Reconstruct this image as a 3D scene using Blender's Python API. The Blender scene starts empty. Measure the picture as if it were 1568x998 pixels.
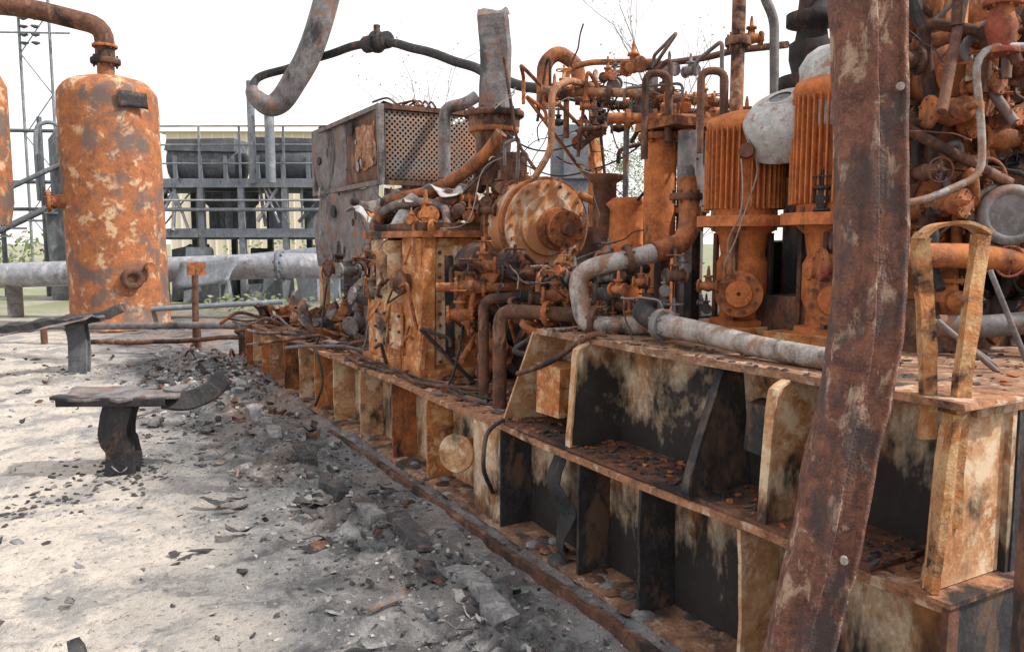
import bpy, math, random
from mathutils import Vector, Matrix, noise
random.seed(7)
R=random.uniform
V=Vector
# ------------------------------------------------------------------ materials
def new_mat(name):
    m=bpy.data.materials.new(name); m.use_nodes=True
    nt=m.node_tree; nt.nodes.clear()
    out=nt.nodes.new('ShaderNodeOutputMaterial'); b=nt.nodes.new('ShaderNodeBsdfPrincipled')
    nt.links.new(b.outputs[0],out.inputs[0])
    return m,nt,b,out
def tex_noise(nt,vec,scale,detail=6,rough=.6,dist=0):
    n=nt.nodes.new('ShaderNodeTexNoise'); n.inputs['Scale'].default_value=scale
    n.inputs['Detail'].default_value=detail; n.inputs['Roughness'].default_value=rough
    n.inputs['Distortion'].default_value=dist
    nt.links.new(vec,n.inputs['Vector']); return n.outputs['Fac']
def ramp(nt,fac,a,b,va=0,vb=1):
    n=nt.nodes.new('ShaderNodeMapRange'); n.inputs['From Min'].default_value=a; n.inputs['From Max'].default_value=b
    n.inputs['To Min'].default_value=va; n.inputs['To Max'].default_value=vb
    nt.links.new(fac,n.inputs['Value']); return n.outputs[0]
def mix(nt,fac,a,b):
    n=nt.nodes.new('ShaderNodeMix'); n.data_type='RGBA'
    if isinstance(fac,(int,float)): n.inputs[0].default_value=fac
    else: nt.links.new(fac,n.inputs[0])
    for i,c in ((6,a),(7,b)):
        if isinstance(c,tuple): n.inputs[i].default_value=(*c[:3],1)
        else: nt.links.new(c,n.inputs[i])
    return n.outputs[2]
def math_n(nt,op,a,b=None):
    n=nt.nodes.new('ShaderNodeMath'); n.operation=op
    for i,c in enumerate((a,b)):
        if c is None: continue
        if isinstance(c,(int,float)): n.inputs[i].default_value=c
        else: nt.links.new(c,n.inputs[i])
    return n.outputs[0]
def mapping(nt,scale):
    tc=nt.nodes.new('ShaderNodeTexCoord'); mp=nt.nodes.new('ShaderNodeMapping')
    mp.inputs['Scale'].default_value=scale; nt.links.new(tc.outputs['Object'],mp.inputs['Vector']); return mp.outputs[0]
def bump(nt,b,h,strength,dist):
    n=nt.nodes.new('ShaderNodeBump'); n.inputs['Strength'].default_value=strength; n.inputs['Distance'].default_value=dist
    nt.links.new(h,n.inputs['Height']); nt.links.new(n.outputs[0],b.inputs['Normal'])
ORANGE=(.4,.135,.042); BROWN=(.11,.045,.027); CREAM=(.56,.44,.3); SOOT=(.013,.013,.015)
def metal(name,c1=ORANGE,c2=BROWN,c3=CREAM,p3=.45,c4=SOOT,p4=.35,sc=1.0,rough=.85,bs=.5,streak=True,met=0.0,bay=False):
    m,nt,b,_=new_mat(name)
    v=mapping(nt,(1,1,1)); vs=mapping(nt,(1,1,.55 if streak else 1))
    n1=tex_noise(nt,v,8*sc,5,.7); n2=tex_noise(nt,vs,5.5*sc,5,.7,.3); n3=tex_noise(nt,vs,2.0*sc,5,.68,.3); n4=tex_noise(nt,v,50*sc,2,.6)
    col=mix(nt,ramp(nt,n1,.38,.64),c1,c2)
    lighter=tuple(min(1,x*1.4+.02) for x in c1)
    col=mix(nt,ramp(nt,n4,.5,.75,0,.5),col,lighter)
    if p3>0: col=mix(nt,ramp(nt,n2,.6-.22*p3,.68-.22*p3,0,.88),col,c3)
    if streak:
        drip=tex_noise(nt,mapping(nt,(6,6,1.1)),2.6*sc,2,.6)
        col=mix(nt,ramp(nt,drip,.54,.74,0,.5),col,c2)
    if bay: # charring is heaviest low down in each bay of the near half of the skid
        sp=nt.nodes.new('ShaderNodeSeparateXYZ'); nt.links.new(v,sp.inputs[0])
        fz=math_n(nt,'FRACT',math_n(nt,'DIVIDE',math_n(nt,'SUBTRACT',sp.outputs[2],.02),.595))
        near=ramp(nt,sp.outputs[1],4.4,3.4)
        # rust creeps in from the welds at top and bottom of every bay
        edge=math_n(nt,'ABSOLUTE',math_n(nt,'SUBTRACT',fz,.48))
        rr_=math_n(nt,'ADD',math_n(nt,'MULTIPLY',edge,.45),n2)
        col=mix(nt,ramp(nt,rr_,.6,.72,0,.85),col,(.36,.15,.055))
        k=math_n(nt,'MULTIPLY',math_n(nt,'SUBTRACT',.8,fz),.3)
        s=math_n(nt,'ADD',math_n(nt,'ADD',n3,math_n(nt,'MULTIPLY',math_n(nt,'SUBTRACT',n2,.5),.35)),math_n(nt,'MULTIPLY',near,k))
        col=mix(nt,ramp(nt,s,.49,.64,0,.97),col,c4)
    elif p4>0: col=mix(nt,ramp(nt,n3,.63-.26*p4,.73-.26*p4,0,.93),col,c4)
    nt.links.new(col,b.inputs['Base Color'])
    b.inputs['Roughness'].default_value=rough
    b.inputs['Metallic'].default_value=met; b.inputs['Specular IOR Level'].default_value=.35
    bump(nt,b,math_n(nt,'ADD',math_n(nt,'MULTIPLY',n4,.5),math_n(nt,'MULTIPLY',n1,1.5)),bs,.01)
    return m
M_rust=metal('rust_orange',p3=.0,p4=.34)
M_rustb=metal('rust_bright',c1=(.52,.2,.062),c2=(.24,.085,.032),c3=(.6,.38,.2),p3=.3,p4=.25,sc=1.5,streak=False)
M_motor=metal('rust_motor',c1=(.5,.16,.045),c2=(.26,.075,.028),p3=0,p4=.14,sc=1.4,bs=.35)
M_dark=metal('rust_dark',c1=(.15,.065,.038),c2=(.05,.027,.02),c3=(.24,.13,.08),p3=.2,p4=.5)
M_cream=metal('burnt_cream_paint',c1=(.5,.31,.17),c2=(.3,.12,.045),c3=(.6,.47,.33),p3=.42,p4=.36,sc=1.0,streak=False,bs=.35)
M_bay=metal('charred_web_plate',c1=(.58,.47,.34),c2=(.34,.2,.11),c3=(.4,.2,.09),p3=.3,sc=1.1,bay=True,bs=.3)
M_flange=metal('rusty_flange',c1=(.36,.17,.085),c2=(.15,.065,.036),c3=(.5,.36,.26),p3=.26,p4=.36,sc=1.8,streak=False)
M_deck=metal('scaled_deck_plate',c1=(.3,.16,.09),c2=(.12,.06,.04),c3=(.44,.32,.23),p3=.28,c4=(.035,.03,.028),p4=.45,sc=1.5,streak=False)
M_grey=metal('burnt_grey_steel',c1=(.19,.175,.175),c2=(.08,.07,.07),c3=(.2,.1,.06),p3=.35,p4=.3,rough=.65,bs=.3)
M_lgrey=metal('ashy_grey_steel',c1=(.36,.33,.31),c2=(.17,.14,.12),c3=(.22,.11,.06),p3=.45,p4=.25,rough=.5,bs=.25,sc=2)
M_hood=metal('ashy_hood',c1=(.42,.42,.41),c2=(.26,.25,.24),c3=(.26,.14,.08),p3=.3,p4=.15,rough=.6,bs=.15,sc=2.2,streak=False)
M_soot=metal('soot_and_gap_shade',c1=(.035,.032,.033),c2=(.015,.015,.017),c3=(.12,.07,.045),p3=.28,p4=.3,rough=.7)  # soot-blackened steel; also paints shade on the filler boxes between machinery
M_white=metal('scorched_white_paint',c1=(.56,.45,.34),c2=(.34,.2,.11),c3=(.42,.16,.05),p3=.75,p4=.2,sc=1.2,bs=.2)
M_vessel=metal('scorched_vessel',c1=(.38,.135,.05),c2=(.19,.075,.038),c3=(.56,.39,.24),p3=.28,c4=(.13,.095,.085),p4=.52,sc=.7,bs=.3,streak=False)
M_red=metal('red_valve_paint',c1=(.26,.06,.035),c2=(.12,.04,.026),c3=(.36,.13,.045),p3=.55,p4=.35)
M_bg=metal('hazed_bluegrey_steel',c1=(.19,.21,.235),c2=(.13,.145,.165),c3=(.28,.29,.3),p3=.3,p4=.05,sc=.6,rough=.7)  # steel colour lightened to paint distance haze into it
M_bgd=metal('hazed_dark_bluegrey_steel',c1=(.1,.11,.122),c2=(.065,.07,.08),c3=(.17,.17,.17),p3=.3,p4=.05,sc=.8,rough=.7)  # dark steel, likewise lifted with painted haze
M_bgl=metal('pale_pipeline',c1=(.36,.37,.4),c2=(.22,.225,.25),c3=(.5,.5,.5),p3=.3,p4=.1,sc=.7,rough=.45,met=.3)
M_post=metal('post_rust',c1=(.2,.085,.055),c2=(.07,.033,.027),c3=(.4,.28,.2),p3=.28,c4=(.07,.05,.048),p4=.5,sc=2.8,bs=.8)
M_yel=metal('yellow_frame',c1=(.52,.33,.16),c2=(.3,.12,.05),c3=(.42,.16,.05),p3=.5,p4=.28,sc=2.4,streak=False)
M_wire=metal('bare_wire',c1=(.3,.26,.23),c2=(.16,.11,.08),p3=0,p4=.1,streak=False)
M_c1=metal('rubble_grey',c1=(.22,.215,.215),c2=(.11,.11,.11),c3=(.32,.31,.3),p3=.35,p4=.2,sc=3,streak=False,rough=.95)
M_c2=metal('rubble_light',c1=(.38,.36,.34),c2=(.24,.23,.22),c3=(.46,.44,.41),p3=.4,p4=.05,sc=3,streak=False,rough=.95)
M_c3=metal('rubble_dark',c1=(.06,.06,.062),c2=(.025,.025,.027),c3=(.16,.1,.07),p3=.25,p4=.2,sc=3,streak=False,rough=.9)
def simple(name,c,c2=None,sc=3,rough=.8):
    m,nt,b,_=new_mat(name); n=tex_noise(nt,mapping(nt,(1,1,1)),sc,4)
    nt.links.new(mix(nt,ramp(nt,n,.35,.65),c,c2 or tuple(x*.6 for x in c)),b.inputs['Base Color']); b.inputs['Roughness'].default_value=rough
    return m
M_leaf=simple('spring_leaf',(.14,.18,.07),(.09,.12,.045),1.5)
M_leaf2=simple('hazed_bud_leaf',(.26,.23,.18),(.2,.17,.13),1.5)  # pale bud colour with bright haze painted in
M_bark=simple('hazed_bark',(.38,.35,.33),(.28,.25,.23),4)  # bark paled: overexposed haze is put into the colour
M_wall=simple('hazed_cream_cladding',(.68,.6,.47),(.62,.55,.44),.1)  # wall cream brightened by haze painted into the colour
M_roof=simple('hazed_cream_roof',(.78,.73,.62),(.72,.67,.57),.1)  # roof cream carries the same painted haze
M_perf,nt,b,out=new_mat('perforated_sheet')
tc=nt.nodes.new('ShaderNodeTexCoord'); sp=nt.nodes.new('ShaderNodeSeparateXYZ'); nt.links.new(tc.outputs['Object'],sp.inputs[0])
k=17.0
a=math_n(nt,'FRACT',math_n(nt,'MULTIPLY',math_n(nt,'ADD',sp.outputs[0],sp.outputs[2]),k))
c=math_n(nt,'FRACT',math_n(nt,'MULTIPLY',math_n(nt,'SUBTRACT',math_n(nt,'ADD',sp.outputs[0],20.0),sp.outputs[2]),k))
a=math_n(nt,'SUBTRACT',a,.5); c=math_n(nt,'SUBTRACT',c,.5)
d=math_n(nt,'ADD',math_n(nt,'MULTIPLY',a,a),math_n(nt,'MULTIPLY',c,c))
hole=math_n(nt,'LESS_THAN',d,.1)
b.inputs['Roughness'].default_value=.8
nn=tex_noise(nt,mapping(nt,(1,1,1)),2,5); nt.links.new(mix(nt,ramp(nt,nn,.4,.6),(.26,.14,.085),(.14,.125,.12)),b.inputs['Base Color'])
tr=nt.nodes.new('ShaderNodeBsdfTransparent'); ms=nt.nodes.new('ShaderNodeMixShader')
nt.links.new(hole,ms.inputs[0]); nt.links.new(b.outputs[0],ms.inputs[1]); nt.links.new(tr.outputs[0],ms.inputs[2]); nt.links.new(ms.outputs[0],out.inputs[0])
# ------------------------------------------------------------------ mesh builder
def frame(d):
    d=V(d).normalized(); up=V((0,0,1)) if abs(d.z)<.95 else V((1,0,0))
    a=up.cross(d).normalized(); return a,d.cross(a).normalized(),d
class B:
    def __init__(s,M=None): s.v=[];s.f=[];s.m=[];s.s=[];s.mats=[];s.M=M or Matrix()
    def mi(s,m):
        if m not in s.mats: s.mats.append(m)
        return s.mats.index(m)
    def add(s,vs,fs,m,smooth=False):
        o=len(s.v); s.v+= [s.M@V(p) for p in vs]; i=s.mi(m)
        for f in fs: s.f.append([o+q for q in f]); s.m.append(i); s.s.append(smooth)
    def box(s,lo,hi,m,rot=None,jit=0):
        lo=V(lo);hi=V(hi);c=(lo+hi)/2;h=(hi-lo)/2;vs=[]
        for x in(-1,1):
            for y in(-1,1):
                for z in(-1,1):
                    p=V((x*h.x+R(-jit,jit),y*h.y+R(-jit,jit),z*h.z+R(-jit,jit)))
                    if rot is not None: p=rot@p
                    vs.append(c+p)
        s.add(vs,[(0,1,3,2),(4,6,7,5),(0,4,5,1),(2,3,7,6),(0,2,6,4),(1,5,7,3)],m)
    def prism(s,pts,th,m):
        n=len(pts);pts=[V(p) for p in pts];th=V(th)
        vs=pts+[p+th for p in pts]
        s.add(vs,[list(range(n))[::-1],list(range(n,2*n))]+[(i,(i+1)%n,n+(i+1)%n,n+i) for i in range(n)],m)
    def lathe(s,o,d,prof,m,n=24,caps=True,amp=0):
        a,b_,c=frame(d);o=V(o);vs=[];fs=[];k=len(prof)
        for h,r in prof:
            for i in range(n):
                t=2*math.pi*i/n; p=o+c*h+(a*math.cos(t)+b_*math.sin(t))*r
                if amp: p+=noise.noise_vector(p*3.1)*amp
                vs.append(p)
        for j in range(k-1):
            for i in range(n):
                fs.append((j*n+i,j*n+(i+1)%n,(j+1)*n+(i+1)%n,(j+1)*n+i))
        s.add(vs,fs,m,True)
        if caps:
            s.add(vs[:n],[list(range(n))[::-1]],m); s.add(vs[-n:],[list(range(n))],m)
    def cyl(s,p0,p1,r,m,n=16,r1=None):
        p0=V(p0);p1=V(p1); L=(p1-p0).length
        s.lathe(p0,p1-p0,[(0,r),(L,r if r1 is None else r1)],m,n)
    def disc(s,p,d,r0,r1,th,m,n=32):
        """sharp-edged ring / disc, flat shaded faces"""
        a,b_,c=frame(d);p=V(p);vs=[]
        for h,r in ((0,r0),(0,r1),(th,r1),(th,r0)):
            for i in range(n):
                t=2*math.pi*i/n; vs.append(p+c*h+(a*math.cos(t)+b_*math.sin(t))*r)
        fs=[(j*n+i,j*n+(i+1)%n,((j+1)%4)*n+(i+1)%n,((j+1)%4)*n+i) for j in range(4) for i in range(n)]
        s.add(vs,fs,m)
    def flange(s,p,d,r,th,m,bolts=8):
        a,b_,c=frame(d);p=V(p)
        s.lathe(p-c*th/2,c,[(0,r*.97),(th*.15,r),(th*.85,r),(th,r*.97)],m,24)
        for i in range(bolts):
            t=2*math.pi*(i+.5)/bolts;q=p+(a*math.cos(t)+b_*math.sin(t))*r*.8
            s.cyl(q-c*(th*1.0),q+c*(th*1.0),r*.085,m,6)
    def tube(s,pts,r,m,n=10,sub=6,amp=0):
        P=[V(p) for p in pts];rs=r if isinstance(r,(list,tuple)) else [r]*len(P)
        Q=[];RR=[];L=len(P)
        for i in range(L-1):
            p0=P[max(i-1,0)];p1=P[i];p2=P[i+1];p3=P[min(i+2,L-1)]
            for j in range(sub):
                t=j/sub
                q=.5*((2*p1)+(p2-p0)*t+(2*p0-5*p1+4*p2-p3)*t*t+(3*p1-p0-3*p2+p3)*t**3)
                Q.append(q);RR.append(rs[i]*(1-t)+rs[i+1]*t)
        Q.append(P[-1]);RR.append(rs[-1])
        if amp: Q=[q+noise.noise_vector(q*2.3)*amp for q in Q]
        vs=[];a=None
        for i,q in enumerate(Q):
            d=(Q[min(i+1,len(Q)-1)]-Q[max(i-1,0)])
            if d.length<1e-7: d=V((0,0,1))
            d.normalize()
            if a is None: a,b_,_=frame(d)
            a=(a-d*a.dot(d)).normalized(); b_=d.cross(a)
            for j in range(n):
                t=2*math.pi*j/n; vs.append(q+(a*math.cos(t)+b_*math.sin(t))*RR[i])
        fs=[(i*n+j,i*n+(j+1)%n,(i+1)*n+(j+1)%n,(i+1)*n+j) for i in range(len(Q)-1) for j in range(n)]
        s.add(vs,fs,m,True); s.add(vs[:n],[list(range(n))[::-1]],m); s.add(vs[-n:],[list(range(n))],m)
    def bentpipe(s,pts,r,m,n=12,bend=None):
        P=[V(p) for p in pts];bend=bend or r*2.2;Q=[P[0]]
        for i in range(1,len(P)-1):
            a=(P[i-1]-P[i]);c=(P[i+1]-P[i]);t=min(bend,a.length*.45,c.length*.45)
            A=P[i]+a.normalized()*t;C=P[i]+c.normalized()*t
            for k in range(6):
                u=k/5;Q.append(A*(1-u)**2+P[i]*2*u*(1-u)+C*u*u)
        Q.append(P[-1]); s.tube(Q,r,m,n,1)
    def sheet(s,o,u,v,m,nu=8,nv=8,amp=.02,f=2.0,curl=None,th=.004,torn=0):
        o=V(o);u=V(u);v=V(v);nrm=u.cross(v).normalized();vs=[]
        for side in (0,1):
            for j in range(nv+1):
                for i in range(nu+1):
                    p=o+u*(i/nu)+v*(j/nv)
                    if torn and (i in(0,nu) or j in (0,nv)):
                        p+=(u.normalized()*noise.noise(p*9)+v.normalized()*noise.noise(p*9+V((5,3,1))))*torn
                    p=p+nrm*(noise.noise(p*f)*amp*2+side*th)
                    if curl: p+=nrm*curl*((i/nu-.5)**2*4)
                    vs.append(p)
        N=(nu+1)*(nv+1);fs=[]
        for j in range(nv):
            for i in range(nu):
                a=j*(nu+1)+i; fs.append((a,a+1,a+nu+2,a+nu+1)[::-1]); fs.append((N+a,N+a+1,N+a+nu+2,N+a+nu+1))
        for i in range(nu):
            fs.append((i,i+1,N+i+1,N+i)); a=nv*(nu+1)+i; fs.append((a+1,a,N+a,N+a+1))
        for j in range(nv):
            a=j*(nu+1); fs.append((a+nu+1,a,N+a,N+a+nu+1)); a+=nu; fs.append((a,a+nu+1,N+a+nu+1,N+a))
        s.add(vs,fs,m,True)
    def sweep(s,path,sec,m,ua,amp=0,sub=8,smooth=False):
        P=[V(p) for p in path];Q=[]
        for i in range(len(P)-1):
            p0=P[max(i-1,0)];p1=P[i];p2=P[i+1];p3=P[min(i+2,len(P)-1)]
            for j in range(sub):
                t=j/sub;Q.append(.5*((2*p1)+(p2-p0)*t+(2*p0-5*p1+4*p2-p3)*t*t+(3*p1-p0-3*p2+p3)*t**3))
        Q.append(P[-1]);n=len(sec);vs=[]
        for i,q in enumerate(Q):
            d=(Q[min(i+1,len(Q)-1)]-Q[max(i-1,0)]).normalized();a=(V(ua)-d*V(ua).dot(d)).normalized();b_=d.cross(a)
            for x,y in sec:
                p=q+a*x+b_*y
                if amp: p+=noise.noise_vector(p*7)*amp+noise.noise_vector(p*25)*amp*.35
                vs.append(p)
        fs=[(i*n+j,i*n+(j+1)%n,(i+1)*n+(j+1)%n,(i+1)*n+j) for i in range(len(Q)-1) for j in range(n)]
        s.add(vs,fs,m,smooth)
        s.add(vs[:n],[list(range(n))[::-1]],m); s.add(vs[-n:],[list(range(n))],m)
    def wheel(s,c,d,r,m,spokes=4,t=.012):
        a,b_,dd=frame(d);c=V(c)
        pts=[c+(a*math.cos(2*math.pi*i/20)+b_*math.sin(2*math.pi*i/20))*r for i in range(21)]
        s.tube(pts,t,m,6,1)
        for i in range(spokes):
            an=2*math.pi*i/spokes; s.cyl(c,c+(a*math.cos(an)+b_*math.sin(an))*r,t*.7,m,6)
        s.cyl(c-dd*.03,c+dd*.03,t*1.8,m,8)
    def valve(s,c,ax,r,m,mw=None,wheel=True,up=(0,0,1)):
        ax=V(ax).normalized();c=V(c);up=V(up)
        s.flange(c-ax*r*2,ax,r*1.5,r*.45,m,6); s.flange(c+ax*r*2,ax,r*1.5,r*.45,m,6)
        s.lathe(c-ax*r*2,ax,[(0,r*.8),(r*1.1,r*1.0),(r*2,r*1.3),(r*2.9,r),(r*4,r*.8)],m,14)
        s.lathe(c,up,[(0,r*.9),(r*1.8,r*.7),(r*1.85,r*1.1),(r*2.3,r*1.1),(r*2.35,r*.45),(r*3.6,r*.35),(r*4.4,r*.2)],m,12)
        if wheel: s.wheel(c+up*r*4,up,r*1.7,mw or m,4,r*.16)
    def finish(s,name,bevel=0,parent=None):
        me=bpy.data.meshes.new(name); me.from_pydata([tuple(p) for p in s.v],[],s.f)
        for m in s.mats: me.materials.append(m)
        me.polygons.foreach_set('material_index',s.m); me.polygons.foreach_set('use_smooth',s.s); me.update()
        o=bpy.data.objects.new(name,me); bpy.context.scene.collection.objects.link(o)
        if bevel:
            mod=o.modifiers.new('bevel','BEVEL'); mod.width=bevel; mod.segments=1; mod.limit_method='ANGLE'; mod.angle_limit=math.radians(50)
        if parent: o.parent=parent
        return o
# ------------------------------------------------------------------ ground
def axis(lo,hi,d0,d1,step,grow=1.25):
    a=[];x=d0
    while x<=d1: a.append(x); x+=step
    st=step;x=a[-1]
    while x<hi: st*=grow; x+=st; a.append(x)
    st=step;x=a[0]
    while x>lo: st*=grow; x-=st; a.insert(0,x)
    return a
xs=axis(-700,700,-4.2,.1,.025); ys=axis(-60,900,1.6,12,.035)
def gh(x,y):
    p=V((x,y,0)); near=max(0,min(1,(20-y)/8))
    h=noise.fractal(p*.9,.8,2.1,4)*.02+noise.fractal(p*6,.8,2.1,4)*.009*near
    r=math.exp(-((x+.62)/.34)**2)
    h+=near*r*(.03+.07*noise.fractal(p*4,.7,2.1,5))
    r2=math.exp(-((x+.45)/.5)**2-((y-9.8)/1.3)**2); h+=.13*r2*(1+.7*noise.noise(p*5))
    h-=.02*math.exp(-((x+.28)/.1)**2)*near
    h+=.05*near*math.exp(-((x+.03)/.06)**2)*(.5+.9*noise.fractal(p*2.2,.8,2.1,3))
    c=noise.fractal(p*2.6+V((9,4,0)),.8,2.1,5)
    h+=.026*near*max(0,min(1,(c-.1)*10))*(.6+.4*noise.noise(p*1.1))
    return h-.012
vs=[(x,y,gh(x,y)) for y in ys for x in xs]; nx=len(xs)
fs=[(j*nx+i,j*nx+i+1,(j+1)*nx+i+1,(j+1)*nx+i) for j in range(len(ys)-1) for i in range(nx-1)]
Mg,nt,b,_=new_mat('ash_covered_concrete')
v=mapping(nt,(1,1,1)); sp=nt.nodes.new('ShaderNodeSeparateXYZ'); nt.links.new(v,sp.inputs[0])
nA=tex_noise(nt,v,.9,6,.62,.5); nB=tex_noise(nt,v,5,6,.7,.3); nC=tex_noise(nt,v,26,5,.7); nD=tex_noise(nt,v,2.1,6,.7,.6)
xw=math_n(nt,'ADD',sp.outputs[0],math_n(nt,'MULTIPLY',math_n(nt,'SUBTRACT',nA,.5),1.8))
ash_shade=ramp(nt,xw,-1.85,-1.15)  # ash side of the yard; the skid's shadow is painted into its tone
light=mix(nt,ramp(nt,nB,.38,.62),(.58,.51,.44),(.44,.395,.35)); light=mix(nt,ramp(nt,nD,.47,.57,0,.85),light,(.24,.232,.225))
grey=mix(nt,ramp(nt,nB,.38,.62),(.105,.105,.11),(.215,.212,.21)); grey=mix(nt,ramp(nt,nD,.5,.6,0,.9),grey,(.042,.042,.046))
col=mix(nt,ash_shade,light,grey)
col=mix(nt,ramp(nt,nC,.56,.71,0,.45),col,(.44,.42,.4)); col=mix(nt,ramp(nt,nC,.44,.33,0,.8),col,(.055,.055,.057))
rs=math_n(nt,'MULTIPLY',ramp(nt,sp.outputs[0],-1.3,-.3),ramp(nt,nA,.46,.6,0,.5)); rs=math_n(nt,'MULTIPLY',rs,ramp(nt,sp.outputs[1],4.5,6.5,.3,1)); col=mix(nt,rs,col,(.34,.19,.11))
far=ramp(nt,sp.outputs[1],17,24); far=math_n(nt,'MULTIPLY',far,ramp(nt,tex_noise(nt,v,.3,6,.6),.35,.5))
col=mix(nt,far,col,(.22,.23,.13))
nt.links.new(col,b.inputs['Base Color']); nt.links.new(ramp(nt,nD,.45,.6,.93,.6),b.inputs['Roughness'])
bump(nt,b,math_n(nt,'ADD',nC,nB),1.0,.028)
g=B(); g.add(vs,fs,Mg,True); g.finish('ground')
# ------------------------------------------------------------------ rubble
rb=B()
def chunk(c,sx,sy,sz,m):
    an=R(0,6.28); rot=Matrix.Rotation(an,3,'Z')@Matrix.Rotation(R(-.4,.4),3,'X')@Matrix.Rotation(R(-.4,.4),3,'Y')
    n=random.choice((4,5,5,6)); base=[]
    for i in range(n):
        t=6.28*i/n+R(-.5,.5); base.append((math.cos(t)*R(.6,1.1),math.sin(t)*R(.6,1.1)))
    vs=[V((x*sx,y*sy,-sz)) for x,y in base]+[V((x*sx*R(.5,1),y*sy*R(.5,1),sz*R(.3,1))) for x,y in base]
    rb.add([V(c)+rot@p for p in vs],[list(range(n))[::-1],list(range(n,2*n))]+[(i,(i+1)%n,n+(i+1)%n,n+i) for i in range(n)],m)
for i in range(11000):
    t=random.random(); y=1.5+10.5*random.random()**1.25
    if t<.58: x=random.gauss(-.62,.3)
    elif t<.8: x=R(-1.6,-.05)
    else: x=R(-5,-.3)
    if x>-.03: continue
    s=.003+.017*random.random()**4
    if t<.58 and random.random()<.07: s*=1.9
    m=random.choice((M_c1,M_c1,M_c3,M_c3,M_c3,M_c2) if x>-1.3 else (M_c2,M_c1,M_c1,M_c3))
    chunk((x,y,gh(x,y)+s*.15),s*R(.8,2.6),s*R(.6,1.2),s*R(.15,.5),m)
for i in range(800):
    x=random.gauss(-.5,.4);y=random.gauss(9.7,1.1)
    if x>-.05: continue
    s=R(.012,.05); chunk((x,y,gh(x,y)+s*.3),s*R(.8,1.7),s,s*R(.3,.6),random.choice((M_c1,M_c1,M_c2,M_c3,M_dark)))
for i in range(200):
    x=R(-4.5,-.9);y=R(3,15); s=R(.012,.05); chunk((x,y,gh(x,y)+.004),s*R(1,2.6),s,s*.14,random.choice((M_c1,M_c3,M_c3,M_c1)))
for i in range(520):
    cx,cy=random.choice([(-1.77,6.17),(-1.9,11.4),(-3.0,8.4),(-2.2,5.6),(-1.2,7.2),(-1.7,6.0)])
    x=random.gauss(cx,.22);y=random.gauss(cy,.2); s=R(.005,.026); chunk((x,y,gh(x,y)+s*.2),s*1.6,s,s*.4,random.choice((M_c1,M_c3,M_c3)))
rb.finish('rubble')
kb=B(); y=2.0
while y<9:
    L=R(.2,.7)
    if random.random()<.75:
        x=-.54+R(-.05,.05); an=R(-.12,.12)
        sec=[(-.045,-.05),(.05,-.05),(.05,.02),(.03,.04),(-.03,.035),(-.05,.01)]
        kb.sweep([(x,y,gh(x,y)+R(-.02,.015)),(x+math.sin(an)*L/2,y+L/2,gh(x,y+L/2)),(x+math.sin(an)*L,y+L,gh(x,y+L)+R(-.03,.02))],sec,random.choice((M_c1,M_c3)),(1,0,0),.03,6)
    y+=L+R(.03,.35)
kb.sweep([(-.12,1.4,-.01),(-.13,2.8,.008),(-.11,4,-.008),(-.10,5.4,-.01),(-.12,6.6,.0)],[(-.018,-.03),(.018,-.03),(.018,.022),(-.018,.022)],M_dark,(1,0,0),.014,14)
kb.finish('concrete_kerb')
sc=B()
for i in range(110):
    x=R(-4,-.25) if i%2 else R(-1.3,-.2);y=R(2.2,13) if i%2 else R(2.2,8);L=R(.05,.24)*(1 if i%4==0 else .6);a=R(0,3.1)
    sc.sheet((x,y,gh(x,y)+.01),(L*math.cos(a),L*math.sin(a),R(0,.03)),(-L*.35*math.sin(a),L*.35*math.cos(a),R(0,.03)),random.choice((M_c3,M_c3,M_c1,M_dark,M_grey)),6,4,.02,9,R(0,.04),.003,.04)
sc.finish('scrap_metal')
# ------------------------------------------------------------------ steel skid
sk=B(); Z1=.61; Z2=1.15
Y0,Y1=1.26,10.6
def wavybox(bl,x0,x1,y0,y1,z0,z1,m,seg=60,amp=.006):
    sec=[(x0,z0),(x1,z0),(x1,z1),(x0,z1)];vs=[]
    for i in range(seg+1):
        y=y0+(y1-y0)*i/seg
        for x,z in sec:
            w=noise.noise(V((x*.7,y*1.3,z)))*amp; w2=noise.noise(V((x*3,y*6,z*3)))*amp*.5
            vs.append((x+w+w2,y,z+w))
    fs=[(i*4+j,i*4+(j+1)%4,(i+1)*4+(j+1)%4,(i+1)*4+j) for i in range(seg) for j in range(4)]
    bl.add(vs,fs,m); bl.add(vs[:4],[(3,2,1,0)],m); bl.add(vs[-4:],[(0,1,2,3)],m)
wavybox(sk,0,.30,Y0,Y1,Z1-.028,Z1,M_flange,120,.012)
wavybox(sk,-.015,.30,Y0,Y1,0.01,.034,M_deck,120,.008)
wavybox(sk,.20,.222,Y0,Y1,.034,Z1-.028,M_bay,60,.012)
for y in (10.2,9.75,9.3,8.65,8.05,7.45,6.86,6.15,5.45,4.82,3.04,2.58,2.02):
    m=random.choice((M_cream,M_rust,M_rustb,M_flange))
    if y<3.1: m=M_soot if y>2.05 else M_cream
    a=R(-.05,.05)
    sk.sweep([(.1,y,.036),(.1+R(-.008,.008),y+R(-.012,.012),.3),(.1,y+a*.2,Z1-.029)],[(-.092,-.008),(.098,-.008),(.098,.008),(-.092,.008)],m,(1,a,0),.006,5)
sk.box((.005,3.79,.036),(.2,3.806,Z1-.03),M_soot)
sk.box((.012,3.81,.036),(.2,4.14,Z1-.03),M_bay)
sk.flange((-.06,4.22,.36),(-.8,-.55,.05),.115,.03,M_cream,0); sk.cyl((-.05,4.23,.36),(.1,4.32,.355),.06,M_rust)
sk.sheet((.02,3.18,.05),(.1,.16,0),(.02,.1,.52),M_soot,6,10,.05,5,.03,.008)
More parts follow.
